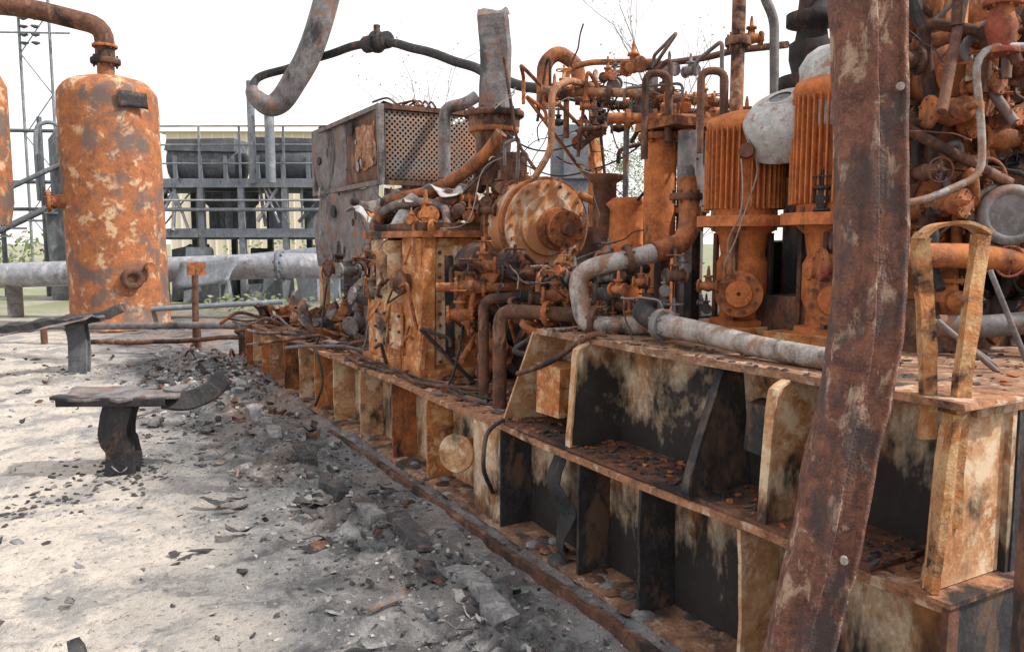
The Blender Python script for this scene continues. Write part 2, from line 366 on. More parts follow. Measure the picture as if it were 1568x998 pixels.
for i in range(170): # loose soil and scale lying on the bottom flange
    y=R(1.5,9); x=R(.0,.18); s=R(.01,.045)
    sk.lathe((x,y,.027),(R(-.2,.2),R(-.2,.2),1),[(0,s*1.5),(s*.3,s*1.1),(s*.5,s*.4)],random.choice((M_dark,M_c1,M_c3,M_deck)),7,True,.02)
sk.box((.0,Y0-.02,.0),(.05,Y0,Z1-.001),M_dark); sk.box((.05,Y0-.014,.0),(2.8,Y0-.001,Z1),M_soot)
sk.box((-.01,Y0-.03,Z1+.001),(.4,Y0+.12,Z1+.016),M_flange)
wavybox(sk,.303,2.8,Y0,Y1,Z1-.03,Z1-.006,M_deck,60,.006)
wavybox(sk,2.78,2.8,Y0+.01,Y1,.03,Z1-.035,M_dark,10,0)
sk.box((.0,Y1,.02),(2.8,Y1+.02,Z1),M_rust)
wavybox(sk,.13,2.75,1.27,3.62,Z2-.03,Z2,M_deck,50,.008)
wavybox(sk,.33,.352,1.28,3.66,Z1,Z2-.032,M_bay,40,.015)
sk.box((.355,1.275,Z1),(2.7,1.295,Z2-.03),M_soot)
sk.box((.36,3.60,Z1),(2.7,3.62,Z2-.03),M_cream)
wavybox(sk,.014,.34,1.5,3.78,Z1+.004,Z1+.02,M_dark,30,.004)
def gusset(y,m,xt=.05,xb=.02,th=.02,lean=0,zt=1.12):
    p=[(.33,y,Z1+.02),(xb,y,Z1+.02),(xb+.005,y,Z1+.1),(xt,y+lean,zt-.07),(xt+.02,y+lean,zt-.025),(xt+.06,y+lean,zt),(.33,y+lean,zt)]
    sk.prism(p,(0,th,0),m)
    edge=[(xb,y+th/2,Z1+.02),(xb+.005,y+th/2,Z1+.1),(xt,y+lean+th/2,zt-.07),(xt+.02,y+lean+th/2,zt-.02),(xt+.07,y+lean+th/2,zt+.004)]
    sk.sweep(edge,[(-.02,-.006),(.02,-.006),(.02,.006),(-.02,.006)],M_cream if m is not M_soot else M_soot,(0,1,0),.004,6)
gusset(3.13,M_bay); gusset(1.92,M_cream); gusset(1.30,M_cream)
gusset(2.28,M_soot,.2,.0,.018,.06)
sk.box((.2,2.06,Z1+.2),(.325,2.2,Z1+.38),M_soot,None,.02)
sk.prism([(.03,3.82,Z1+.02),(.33,3.82,Z1+.02),(.33,3.62,Z2-.02),(.1,3.62,Z2-.02)],(0,-.018,.004),M_cream)
sk.box((.12,3.4,Z1+.1),(.34,3.6,Z1+.36),M_rustb,None,.01)
for i in range(60): # weld beads and scale along the flange lip
    y=R(1.4,3.6); sk.lathe((R(.125,.16),y,Z2+.001),(0,0,1),[(0,R(.008,.02)),(.006,.005)],random.choice((M_dark,M_flange,M_soot)),6,True,.01)
sk.finish('steel_skid',.003)
dj=B()
for i in range(1000):
    x=random.gauss(.25,.2);y=R(3.9,10.4)
    if x<.02: continue
    s=.004+.026*random.random()**3
    p=V((x,y,Z1+s*.3)); q=Matrix.Rotation(R(0,6.28),3,'Z')
    dj.box(p-V((s*1.5,s,s*.3)),p+V((s*1.5,s,s*.3)),random.choice((M_flange,M_dark,M_rust,M_grey,M_dark)),q,s*.5)
for i in range(420):
    x=R(.03,.3);y=R(1.4,3.8); s=.003+.007*random.random()**2; p=V((x,y,Z1+.022+s*.3))
    dj.box(p-V((s*1.5,s,s*.4)),p+V((s*1.5,s,s*.4)),random.choice((M_c3,M_dark,M_soot,M_rust)),Matrix.Rotation(R(0,6),3,'Z'),s*.5)
for i in range(400):
    x=R(.14,1.4);y=R(1.35,3.5); s=.003+.01*random.random()**2; p=V((x,y,Z2+s*.3))
    dj.box(p-V((s*1.5,s,s*.4)),p+V((s*1.5,s,s*.4)),random.choice((M_c3,M_dark,M_grey,M_rust)),Matrix.Rotation(R(0,6),3,'Z'),s*.5)
for i in range(26):
    x=R(.1,.75);y=R(6.6,10.3);L=R(.2,.8);a=R(0,3.1)
    dj.tube([(x,y,Z1+.02),(x+L*.3*math.cos(a),y+L*.3*math.sin(a),Z1+R(.02,.14)),(x+L*.7*math.cos(a),y+L*.6*math.sin(a),Z1+R(.02,.2)),(x+L*math.cos(a),y+L*math.sin(a),Z1+R(.02,.1))],R(.008,.022),random.choice((M_dark,M_grey,M_rust,M_soot)),6,5,.04)
for i in range(26):
    x=R(.1,.8);y=R(6.8,10.2);L=R(.12,.4);a=R(0,3.1)
    dj.sheet((x,y,Z1+.03),(L*math.cos(a),L*math.sin(a),R(0,.15)),(-L*.5*math.sin(a),L*.5*math.cos(a),R(0,.2)),random.choice((M_grey,M_rust,M_dark,M_rust,M_flange)),6,4,.05,6,R(0,.06),.004,.05)
dj.tube([(.33,4.6,.64),(.1,4.9,.66),(.08,5.5,.64),(.12,6.6,.66),(.2,7.4,.63),(.1,8.1,.66),(.05,9.2,.63),(.1,10,.65)],.014,M_dark,8,8,.05)
dj.tube([(.3,4.3,.64),(.15,4.6,.66),(.16,5.2,.64),(.03,5.9,.63),(.04,6.6,.63)],.01,M_soot,8,8,.03)
dj.tube([(.5,5.2,1.1),(.3,5.0,.7),(.12,4.7,.65),(.18,4.3,.64),(.3,4.0,.66)],.009,M_soot,8,8,.04)
dj.tube([(.35,8.1,1.3),(.2,7.9,.8),(.06,7.6,.65),(-.02,7.3,.6),(-.04,7.1,.35),(-.08,7.2,.1)],.012,M_soot,8,8,.03)
dj.finish('deck_debris')
# ------------------------------------------------------------------ engine / compressor block
en=B()
x0,x1,y0,y1=.22,.85,5.37,6.55
en.box((x0-.03,y0-.03,Z1),(x1+.1,y1+.04,Z1+.06),M_rustb)
en.box((x0,y0+.42,Z1+.06),(x1,y1,1.12),M_rustb,None,.012)
en.box((x0+.02,y0+.06,Z1+.06),(x1-.05,y0+.42,1.64),M_rustb,None,.008)
en.box((x0+.1,y0+.3,1.12),(x1,y1-.1,1.62),M_rust,None,.015)
en.prism([(x0-.02,y0+.02,Z1+.06),(x0+.1,y0+.02,Z1+.06),(x0+.12,y0+.02,1.66),(x0+.04,y0+.02,1.66)],(0,.05,0),M_rustb)
en.prism([(x0+.02,y0-.0,1.0),(x0-.03,y0+.3,.72),(x0-.03,y0+.3,Z1+.06),(x0-.03,y0,Z1+.06)],(.04,0,0),M_rustb)
en.box((x0-.04,y0-.03,1.64),(x1+.1,y1-.02,1.69),M_rust,None,.008)
en.box((x0-.0,y0+.02,1.69),(x1,y1-.2,1.75),M_dark,None,.012)
for yy in (y0+.5,y0+.82):
    en.box((x0-.018,yy-.12,.78),(x0,yy+.12,1.06),M_cream,None,.004)
    for a in (-.1,.1):
        for z in (.8,.92,1.04): en.cyl((x0-.035,yy+a,z),(x0,yy+a,z),.012,M_dark,6)
for i in range(10):
    z=.72+i*.09
    for xx in (x0+.16,x0+.32): en.cyl((xx,y0+.035,z),(xx,y0+.065,z),.014,M_dark,6)
en.box((x0+.13,y0+.045,.70),(x0+.35,y0+.06,1.58),M_cream,None,.004)
en.box((x0+.2,y0+.038,.75),(x0+.27,y0+.044,1.5),M_soot,None,.008)
for yy in (y0+.72,y0+.98):
    en.lathe((x0+.1,yy,1.12),(0,0,1),[(0,.11),(.05,.1),(.08,.085),(.38,.085),(.42,.12),(.5,.12)],M_cream,16)
en.lathe((x0-.02,y0+.3,1.3),(-1,0,0),[(-.1,.07),(.0,.07),(.01,.09),(.04,.09),(.05,.05),(.1,.04)],M_dark,16)
for i in range(12):
    y=R(5.4,6.5);z=R(.75,1.6)
    en.bentpipe([(x0-.03,y,z),(x0-.07,y,z+R(-.05,.05)),(x0-.08,y+R(-.2,.2),z+R(-.2,.2)),(x0,y+R(-.2,.2),z+R(-.3,.3))],R(.006,.014),random.choice((M_rust,M_dark,M_rustb)),8,.03)
for i in range(40):
    x=R(.2,.8);y=R(5.4,7.0);z=R(1.7,1.98);s=R(.03,.09)
    k=random.random()
    if k<.35: en.lathe((x,y,z-s),(R(-.6,.6),R(-.6,.6),1),[(0,s*.8),(s*.3,s),(s,s*.95),(s*1.4,s*.6),(s*1.6,s*.2)],random.choice((M_grey,M_rust,M_dark)),12,True,s*.2)
    elif k<.75: en.valve((x,y,z),(R(-1,1),R(-1,1),0),s*.5,random.choice((M_rust,M_grey,M_dark,M_rustb)),None,False)
    else: en.sheet((x,y,z),(R(-.1,.1),.2,R(-.1,.1)),(.15,R(-.1,.1),R(-.12,.15)),random.choice((M_lgrey,M_grey,M_hood)),7,7,.05,6,.05,.005,.05)
en.tube([(.3,6.5,1.72),(.34,6.3,1.92),(.54,6.02,2.0),(.69,5.76,2.1),(.79,5.5,2.24),(.86,5.35,2.42)],.05,M_rust,14,6,.02)
en.tube([(.34,6.7,1.75),(.3,6.3,1.86),(.4,5.9,1.9),(.5,5.6,1.86),(.45,5.4,1.7)],.035,M_grey,12,6,.03)
en.sheet((.35,6.5,1.8),(.2,-.35,.1),(-.1,.1,.15),M_lgrey,10,6,.04,6,.06,.006,.05)
en.finish('engine_block',.004)
# ------------------------------------------------------------------ compressor cylinder
dr=B(); ax=V((-.10,-1,-.04)).normalized(); c0=V((.97,4.84,1.72)); A,Bq,D=frame(ax)
dr.lathe(c0,ax,[(-.95,.24),(-.8,.25),(-.7,.27),(-.45,.28)],M_rust,40)
dr.disc(c0-D*.45,ax,.1,.345,.035,M_dark,40); dr.disc(c0-D*.405,ax,.1,.345,.035,M_rust,40)
dr.lathe(c0,ax,[(-.37,.32),(-.1,.32)],M_white,48)
dr.disc(c0-D*.11,ax,.05,.345,.05,M_rust,48)
dr.disc(c0-D*.06,ax,.02,.32,.03,M_white,48)
dr.disc(c0-D*.03,ax,.02,.21,.03,M_white,40)
for i in range(20):
    t=2*math.pi*i/20; q=c0+(A*math.cos(t)+Bq*math.sin(t))*.325
    dr.cyl(q-D*.48,q-D*.34,.012,M_dark,6)
    q=c0+(A*math.cos(t)+Bq*math.sin(t))*.285; dr.cyl(q-D*.04,q-D*.01,.013,M_rust,6)
hc=c0+V((.05,0,-.02))
dr.disc(hc,ax,.01,.15,.06,M_rust,28); dr.lathe(hc,ax,[(.05,.1),(.13,.09)],M_rust,22); dr.disc(hc+D*.13,ax,.01,.13,.04,M_rust,28); dr.cyl(hc+D*.16,hc+D*.24,.045,M_dark,14)
for i in range(8):
    t=2*math.pi*i/8; q=hc+(A*math.cos(t)+Bq*math.sin(t))*.11; dr.cyl(q+D*.12,q+D*.19,.011,M_dark,6)
dr.flange(c0+V((.0,.5,.3)),(0,0,1),.17,.04,M_dark,10); dr.cyl(c0+V((0,.5,.1)),c0+V((0,.5,.55)),.1,M_dark)
dr.box((.7,5.1,.6),(1.1,5.6,1.5),M_dark,None,.02); dr.box((.85,4.95,.6),(1.3,5.3,1.35),M_soot,None,.03)
dr.tube([(1.25,4.9,1.95),(1.38,4.75,1.85),(1.42,4.7,1.7),(1.36,4.7,1.5)],.03,M_rust)
for i in range(9):
    a=R(1.2,3.1); p=c0+V((math.cos(a)*.35,R(.3,.8),math.sin(a)*.35)); dr.valve(p,(R(-1,1),R(-1,1),0),.03,random.choice((M_dark,M_rust)),None,False)
dr.finish('compressor_cylinder',.003)
# ------------------------------------------------------------------ exhaust stack
st=B()
st.sweep([(.98,5.68,2.62),(1.0,5.68,3.0),(.985,5.68,3.22),(.97,5.68,3.34)],[(-.12,-.1),(-.09,-.125),(.09,-.125),(.12,-.1),(.12,.1),(.09,.125),(-.09,.125),(-.12,.1)],M_grey,(.87,-.49,0),.008,8)
st.sheet((.86,5.7,3.3),(.2,-.1,.05),(.05,.1,.09),M_grey,5,5,.03,8,.02,.006,.03)
st.flange((.98,5.68,2.6),(0,0,1),.24,.045,M_dark,10)
st.lathe((.98,5.68,2.05),(0,0,1),[(0,.16),(.1,.16),(.2,.13),(.35,.14),(.45,.2),(.53,.2)],M_dark,18,True,.02)
st.flange((.98,5.68,2.48),(0,0,1),.2,.04,M_rust,8)
st.bentpipe([(1.13,6.93,2.2),(1.13,6.93,2.84),(1.3,6.83,2.88),(1.4,6.8,2.95)],.055,M_grey,14)
st.finish('exhaust_stack',.003)
# ------------------------------------------------------------------ cooler cabinet
cb=B()
X0,X1,YA,YB=.9,2.12,8.0,10.4
for (x,y) in ((X0,YA),(X1,YA),(X0,YB),(X1,YB)): cb.box((x-.03,y-.03,2.2),(x+.03,y+.03,3.02),M_grey,None,.006)
for z in (2.2,2.97):
    cb.box((X0+.03,YA-.032,z),(X1-.03,YA+.02,z+.05),M_dark); cb.box((X0-.032,YA+.03,z),(X0+.02,YB-.03,z+.05),M_grey)
cb.sheet((X0,YB,2.25),(0,-1.2,0),(0,0,.74),M_grey,10,8,.03,2,None,.006,.0)
cb.sheet((X0-.004,9.2,2.25),(0,-1.2,0),(0,0,.74),M_dark,10,8,.03,2,None,.006,.0)
cb.sheet((X0-.012,8.75,2.4),(0,-.6,0),(0,0,.45),M_flange,8,8,.02,2,None,.004,.06)
cb.sheet((X0+.05,YA+.0,2.26),(1.1,0,0),(0,0,.7),M_perf,6,6,.01,2,None,.002)
cb.box((X0+.1,YA+.25,2.26),(X1-.1,YA+.3,2.9),M_soot)
cb.box((X1-.01,YA+.1,2.2),(X1,YB,3.0),M_dark)
cb.sheet((X0+.05,YB-.02,3.03),(.0,-2.35,0),(1.2,0,0),M_dark,12,6,.04,2,None,.008,.05)
cb.sheet((X0,YB-.01,1.3),(0,-2.36,0),(0,0,.9),M_grey,14,8,.04,2,None,.006,.02)
cb.sheet((X0+.03,YA+.02,1.3),(.9,0,0),(0,0,.86),M_dark,10,8,.04,2.4,None,.006,.04)
cb.box((X0+.06,YA+.1,1.28),(X1-.1,YB-.1,1.34),M_dark)
for p in ((X0+.06,YA+.08),(X0+.06,YB-.1),(X1-.1,YA+.1)): cb.box((p[0]-.05,p[1]-.05,Z1),(p[0]+.05,p[1]+.05,1.3),M_cream,None,.01)
cb.box((X0+.25,YA+.4,Z1),(X1-.2,YB-.3,1.28),M_soot)
for i in range(22):
    y=R(8.1,10.2);z=R(1.4,2.9);s=R(.015,.075)
    cb.lathe((X0-.03,y,z),(-1,0,0),[(0,s),(.006,s*.9)],random.choice((M_soot,M_soot,M_lgrey)),7,True,.05)
for i in range(10):
    x=R(.95,1.9); cb.tube([(x,8,3.03),(x+R(-.1,.1),8.1,3.1),(x+R(-.2,.2),8.2,3.06)],.012,M_dark,6,4)
cb.lathe((.75,7.6,Z1),(0,0,1),[(0,.1),(.1,.09),(.5,.09),(.55,.12),(.62,.12)],M_cream,14)
for i in range(26):
    x=R(.35,1.0);y=R(7.0,8.2);z=R(.7,1.4);s=R(.05,.14)
    cb.valve((x,y,z),(R(-1,1),R(-1,1),R(-.3,.3)),s*.5,random.choice((M_grey,M_dark,M_rust)),None,False)
cb.box((.5,7.0,Z1),(.9,7.5,1.1),M_grey,None,.04); cb.box((.6,7.3,1.1),(.95,7.8,1.5),M_dark,None,.06)
cb.lathe((.7,7.7,1.05),(-.5,-.8,0),[(-.3,.2),(0,.2),(.02,.24),(.06,.24),(.07,.1)],M_lgrey,20)
cb.finish('cooler_cabinet',.003)
# ------------------------------------------------------------------ vessel
ve=B(); vx,vy=-1.03,16.98
prof=[(0,.9),(.06,.9),(.07,.86)]+[(.07+.3*i,.86+.008*math.sin(i*2)) for i in range(1,14)]+[(4.25,.86)]
for i in range(1,9):
    t=i/8*math.pi/2; prof.append((4.25+.42*math.sin(t),.86*math.cos(t)*1.0+.1*(i/8)))
ve.lathe((vx,vy,0),(-.012,0.005,1),prof,M_vessel,48,True,.02)
tx=vx-.06
ve.cyl((tx,vy,4.6),(tx,vy,4.95),.15,M_vessel); ve.flange((tx,vy,4.93),(0,0,1),.26,.1,M_dark,8)
ve.bentpipe([(tx,vy,4.95),(tx,vy,5.55),(tx-1.2,vy+.3,5.8),(tx-4.5,vy+1.5,5.95)],.17,M_dark,16,.4)
ve.flange((tx,vy,5.2),(0,0,1),.22,.05,M_rust,6)
ve.lathe(V((vx+.14,vy-.75,.95)),(.05,-1,0),[(0,.13),(.12,.13),(.13,.2),(.18,.2),(.19,.1),(.14,.08)],M_dark,20)
ve.lathe(V((vx+.4,vy-.74,1.15)),(.4,-1,0),[(0,.06),(.12,.06),(.13,.1),(.16,.1)],M_rust,14)
ve.sheet((vx+.05,vy-.885,4.0),(.5,.1,0),(0,0,.28),M_soot,6,4,.01,3,None,.01,.03)
ve.cyl((vx-.8,vy-.2,2.35),(vx-1.15,vy-.2,2.35),.12,M_rust); ve.flange((vx-1.1,vy-.2,2.35),(1,0,0),.2,.06,M_rust,8)
ve.box((vx-.98,vy-.2,0),(vx+.98,vy+.2,.04),M_dark)
ve.finish('pressure_vessel')
v2=B(); v2.lathe((-3.28,16.9,1.9),(0,0,1),[(0,.55),(.4,.62),(2.4,.62),(2.75,.45),(2.9,.1)],M_vessel,32); v2.cyl((-3.28,16.9,0),(-3.28,16.9,1.92),.14,M_rust)
v2.finish('separator_tank')
# ------------------------------------------------------------------ pipeline and yard piping
pl=B()
pl.cyl((-9,24.6,.62),(2.1,17.35,1.12),.27,M_bgl,24)
for t in (.3,.55,.8): 
    p=V((-9,24.6,.62)).lerp(V((2.1,17.35,1.12)),t); pl.box((p.x-.15,p.y-.15,0),(p.x+.15,p.y+.15,p.z-.2),M_grey)
pl.cyl((2.1,17.35,1.12),(3.3,16.6,1.1),.27,M_bgl,20); pl.flange((2.1,17.35,1.12),(.83,-.55,0),.36,.08,M_bg,10)
pl.sheet((-.1,16.9,.7),(1.0,-.5,.1),(.2,.1,.5),M_bg,8,6,.1,1.5,.1,.01,.05)
pl.cyl((-1.0,16.5,.35),(1.6,15.2,.5),.05,M_bg,8)
pl.finish('pipeline')
lp=B()
lp.tube([(-4.4,16.1,.2),(-2.96,15.4,.25),(-1.7,14.4,.28),(-.3,12.9,.36),(.2,11.85,.42)],.055,M_grey,10,6)
lp.tube([(-1.7,13.2,.16),(-.6,12.3,.2),(.2,11.5,.3)],.035,M_dark,10,6,.03)
for p in ((-.24,13.0,.36),(-2.3,14.8,.26),(.2,11.9,.42)): lp.cyl((p[0],p[1],0),p,.05,M_dark)
lp.cyl((-.24,13.25,0),(-.2,13.3,1.25),.05,M_dark,8); lp.box((-.32,13.25,1.1),(-.05,13.3,1.3),M_rust)
lp.tube([(.2,11.9,.3),(.0,11.2,.42),(.15,10.7,.5)],.03,M_dark)
for i in range(8):
    x=R(-.6,.2);y=R(10.6,12.5);a=R(0,3.1);L=R(.2,.5); lp.tube([(x,y,.05),(x+L*.5*math.cos(a),y+L*.5*math.sin(a),R(.05,.2)),(x+L*math.cos(a),y+L*math.sin(a),.06)],R(.01,.02),random.choice((M_dark,M_grey)),6,4)
lp.finish('ground_pipe')
# ------------------------------------------------------------------ burnt stands
def stand(name,x,y,h,L,ang,bend):
    s=B(); z=h
    s.sweep([(x,y,-.05),(x+.01,y,.15),(x-.02,y+.01,.27),(x+.02,y,h-.07)],[(-.1,-.07),(.1,-.07),(.105,-.04),(.04,0),(.105,.04),(.1,.07),(-.1,.07),(-.105,0)],M_soot,(math.cos(ang),math.sin(ang),0),.014,6)
    u=V((math.cos(ang),math.sin(ang),0));w=V((-u.y,u.x,0))
    s.sheet(V((x,y,z))-u*L*.47-w*.18,u*L,w*.38,M_grey,22,9,.022,5,None,.022,.04)
    s.sheet(V((x,y,z-.055))-u*L*.44-w*.17,u*L*.94,V((0,0,.06)),M_soot,16,3,.016,5,None,.012)
    s.sheet(V((x,y,z-.055))-u*L*.44+w*.16,u*L*.94,V((0,0,.06)),M_soot,16,3,.016,5,None,.012)
    if bend:
        a=V((x,y,z))+u*L*.42
        pts=[a-w*.05+V((0,0,-.03)),a+u*.12+w*.05+V((0,0,-.06)),a+u*.26+w*.12+V((0,0,-.01)),a+u*.36+w*.16+V((0,0,.1))]
        s.sweep(pts,[(-.07,-.008),(.07,-.008),(.06,.008),(-.06,.008)],M_soot,(0,.3,1),.01,6)
        s.sheet(V((x,y,z-.11))+u*.1+w*.3,u*.5,w*.06,M_soot,8,3,.02,5,None,.01,.02)
    s.finish(name,.002)
stand('steel_stand',-1.74,6.17,.55,.78,-.49,True)
s2=B()
s2.sweep([(-4.6,11.6,.62),(-3.2,11.3,.52),(-2.3,11.2,.62),(-1.72,11.35,.66),(-1.4,11.5,.74)],[(-.14,-.05),(.14,-.05),(.14,-.03),(.02,-.02),(.14,.04),(.12,.06),(-.14,.05)],M_soot,(.3,1,0),.035,8)
s2.sweep([(-4.6,11.2,.56),(-3.2,10.9,.5),(-2.4,10.95,.58),(-1.6,11.2,.7)],[(-.08,-.01),(.08,-.01),(.08,.01),(-.08,.01)],M_grey,(.3,1,0),.04,8)
for p in ((-1.89,11.4),(-2.95,11.2),(-4.2,11.4)): s2.sweep([(p[0],p[1],-.05),(p[0]+.02,p[1],.3),(p[0],p[1],.6)],[(-.11,-.08),(.11,-.08),(.11,-.04),(-.06,0),(.11,.05),(.11,.08),(-.11,.08)],M_bgd,(1,-.4,0),.012,5)
s2.finish('collapsed_rack',.002)
# ------------------------------------------------------------------ bent overhead pipe
bp=B()
bp.tube([(1.35,10.1,6.1),(1.25,10.14,5.5),(1,10.16,4.53),(.81,10.2,3.96),(.62,10.25,3.6),(.47,10.35,3.36),(.32,10.4,3.3),(.18,10.48,3.42),(.16,10.51,3.52)],[.16,.16,.155,.155,.15,.145,.13,.1,.07],M_grey,20,8)
bp.tube([(.16,10.51,3.5),(.28,10.7,3.68),(.66,10.73,3.84),(1.05,10.3,3.97),(1.35,9.32,3.96),(1.58,8.59,3.76),(1.82,7.84,3.48),(1.84,7.22,3.24),(1.96,6.55,3.02),(2.03,5.91,2.86)],.05,M_soot,12,8,.02)
bp.cyl((1.3,9.5,3.96),(1.42,9.1,3.95),.1,M_soot,12); bp.flange((1.36,9.3,3.96),(.23,-.75,-.1),.13,.04,M_soot,8)
bp.cyl((1.36,9.3,3.96),(1.36,9.3,4.15),.04,M_soot)
bp.finish('bent_overhead_pipe')
# ------------------------------------------------------------------ pump motors
def motor(name,x,y,hood,zt):
    s=B(); zb=Z2
    s.box((x-.22,y-.2,zb),(x+.2,y+.2,zb+.035),M_rustb,None,.004)
    s.lathe((x,y,zb+.03),(0,0,1),[(0,.16),(.03,.16),(.035,.11),(.1,.105),(.16,.13),(.32,.13),(.36,.11),(.46,.125),(.5,.17)],M_motor,32)
    s.disc((x,y,zb+.53),(0,0,1),.05,.235,.055,M_motor,36)
    for k in range(8): s.cyl((x+math.cos(k*.785)*.21,y+math.sin(k*.785)*.21,zb+.51),(x+math.cos(k*.785)*.21,y+math.sin(k*.785)*.21,zb+.61),.011,M_dark,6)
    for k in range(4):
        a=k*math.pi/2+.5; s.box((x-.012+math.cos(a)*.14,y-.012+math.sin(a)*.14,zb+.03),(x+.012+math.cos(a)*.14,y+.012+math.sin(a)*.14,zb+.5),M_dark)
    d=V((-.75,-.66,0)); c=V((x,y,zb+.2))
    s.cyl(c,c+d*.22,.07,M_motor); s.disc(c+d*.205,d,.01,.115,.03,M_rust,28); s.disc(c+d*.235,d,.01,.065,.015,M_motor,24)
    for k in range(8):
        A1,B1,_=frame(d); q=c+d*.21+(A1*math.cos(k*.785+.3)+B1*math.sin(k*.785+.3))*.09; s.cyl(q,q+d*.04,.01,M_dark,6)
    s.cyl(c,c-d*.3,.07,M_motor); s.flange(c-d*.3,-d,.115,.035,M_rust,8)
    z0=zb+.585; H=zt-z0
    s.lathe((x,y,z0-.03),(0,0,1),[(0,.17),(.05,.165),(H*.78,.165),(H*.82,.19),(H*.88,.2),(H*.93,.185),(H*.97,.13),(H*1.0,.07),(H*1.01,.04)],M_motor,36)
    for i in range(40):
        a=2*math.pi*i/40
        if abs(((a-3.9+math.pi)%(2*math.pi))-math.pi)<.12: continue
        rot=Matrix.Rotation(a,3,'Z'); cc=V((x,y,z0+H*.42))+rot@V((.18,0,0))
        s.box(cc-V((.022,.0035,H*.36)),cc+V((.022,.0035,H*.36)),M_motor,rot,.001)
    s.box((x+.12,y-.26,z0+H*.35),(x+.26,y-.1,z0+H*.62),M_dark,None,.006)
    s.cyl((x-.13,y-.13,z0+H*.55),(x-.19,y-.19,z0+H*.55),.035,M_dark,12)
    pts=[(x-.15+.03*math.cos(t),y-.19,z0+H*.62+.03*math.sin(t)) for t in [i*.6 for i in range(11)]]; s.tube(pts,.005,M_wire,6,1)
    if hood:
        s.lathe((x,y,zt-.28),(0,0,1),[(0,.17),(.02,.172),(.24,.17),(.27,.175),(.33,.14),(.36,.1),(.37,.05)],M_hood,30,True,.008)
    s.finish(name,.002)
motor('pump_motor',1.01,3.03,False,2.29)
motor('pump_motor.001',1.06,2.52,True,2.40)
fh=B()
fp=[(0,.185),(.005,.19),(.16,.19),(.18,.182),(.23,.13),(.245,.05)]
fh.lathe((1.06,2.78,2.07),(-.5,-.15,.84),fp,M_hood,32,False,.012); fh.lathe((1.06,2.78,2.07),(-.5,-.15,.84),[(h-.004,r-.006) for h,r in fp],M_soot,32,False,.012)
fh.disc(V((1.06,2.78,2.07))+V((-.5,-.15,.84)).normalized()*.236,(-.5,-.15,.84),.005,.07,.01,M_grey,20)
fh.finish('fan_hood')
# ------------------------------------------------------------------ manifold piping
mp=B()
P=[([(.72,4.55,2.58),(1.35,4.19,2.56),(1.79,3.93,2.49)],.03,M_flange),
([(1.25,4.94,2.62),(2.27,4.35,2.5)],.032,M_dark),
([(1.0,4.2,2.38),(1.5,3.9,2.37),(1.9,3.7,2.36)],.035,M_rust),
([(.55,4.35,2.0),(.63,4.28,2.17),(.645,4.3,2.54),(.8,4.35,2.62),(1.21,4.49,2.62)],.022,M_flange),
([(1.16,5.23,2.6),(1.17,5.24,2.93),(1.27,5.21,3.02),(1.39,5.12,2.92),(1.4,5.11,2.7)],.055,M_rust),
([(1.57,5.0,2.84),(1.92,4.8,2.92),(2.22,4.64,2.97),(2.39,4.54,3.02),(2.33,3.98,2.94)],.025,M_dark),
([(1.03,3.87,2.1),(1.03,3.87,2.6),(1.15,3.8,2.6),(1.15,3.8,2.2)],.022,M_dark),
([(1.10,3.47,2.1),(1.10,3.47,2.55),(1.22,3.41,2.55),(1.22,3.41,2.1)],.022,M_dark),
([(1.83,3.74,3.4),(1.83,3.74,3.15),(1.88,3.68,2.98),(1.86,3.64,2.5)],.03,M_grey),
([(.75,5.1,2.9),(.8,5.0,2.3),(.9,4.9,2.1)],.012,M_dark),
([(.95,4.6,2.3),(.95,4.6,2.75),(1.1,4.55,2.8),(1.5,4.3,2.8)],.02,M_rust),
([(1.3,4.4,1.5),(1.3,4.4,2.4),(1.5,4.2,2.45)],.02,M_grey)]
for pts,r,m in P: mp.bentpipe(pts,r,m,12,.07)
for pts in (P[0][0],P[2][0],P[1][0]):
    a=V(pts[0]);bq=V(pts[-1])
    for t in (.12,.35,.6,.85):
        q=a.lerp(bq,t); mp.flange(q,bq-a,.06,.03,random.choice((M_rust,M_dark)),6)
        if random.random()<.7: mp.valve(q+V((0,0,.02)),bq-a,.03,random.choice((M_rust,M_dark,M_rustb)),None,random.random()<.5)
mp.cyl((1.23,3.96,1.15),(1.23,3.96,2.24),.1,M_motor,24); mp.flange((1.23,3.96,2.25),(0,0,1),.14,.04,M_rust,8)
mp.cyl((1.40,3.87,1.15),(1.40,3.87,2.3),.085,M_grey,24); mp.flange((1.40,3.87,2.28),(0,0,1),.12,.04,M_rust,8)
mp.flange((1.40,3.87,1.8),(0,0,1),.12,.035,M_rust,8)
mp.box((1.1,3.7,2.29),(1.6,4.05,2.34),M_rust,None,.01)
mp.lathe((1.29,4.36,1.2),(0,0,1),[(0,.14),(.3,.14),(.32,.17),(.36,.17),(.4,.13),(.62,.12),(.66,.15),(.7,.1)],M_motor,20)
mp.lathe((1.2,4.5,1.6),(0,0,1),[(0,.08),(.4,.08),(.42,.12),(.46,.12)],M_dark,14)
mp.cyl((1.68,3.78,1.2),(1.68,3.78,3.6),.042,M_flange,14)
mp.flange((1.68,3.78,2.84),(0,0,1),.08,.05,M_dark,6); mp.valve((1.75,3.74,2.86),(1,-.5,0),.03,M_rust,None,False)
mp.lathe((1.65,3.19,1.2),(0,0,1),[(0,.12),(1.2,.12),(1.25,.17),(1.32,.17),(1.34,.1),(1.42,.12),(1.5,.12),(1.52,.09),(1.58,.08),(1.6,.14),(1.66,.14),(1.67,.08),(1.78,.07),(1.8,.12),(1.86,.12),(1.88,.08),(2.4,.08)],M_dark,22)
mp.box((2.03,5.8,.6),(2.11,5.9,2.8),M_rustb,None,.006)
mp.box((2.0,5.0,2.2),(2.06,5.06,3.0),M_grey)
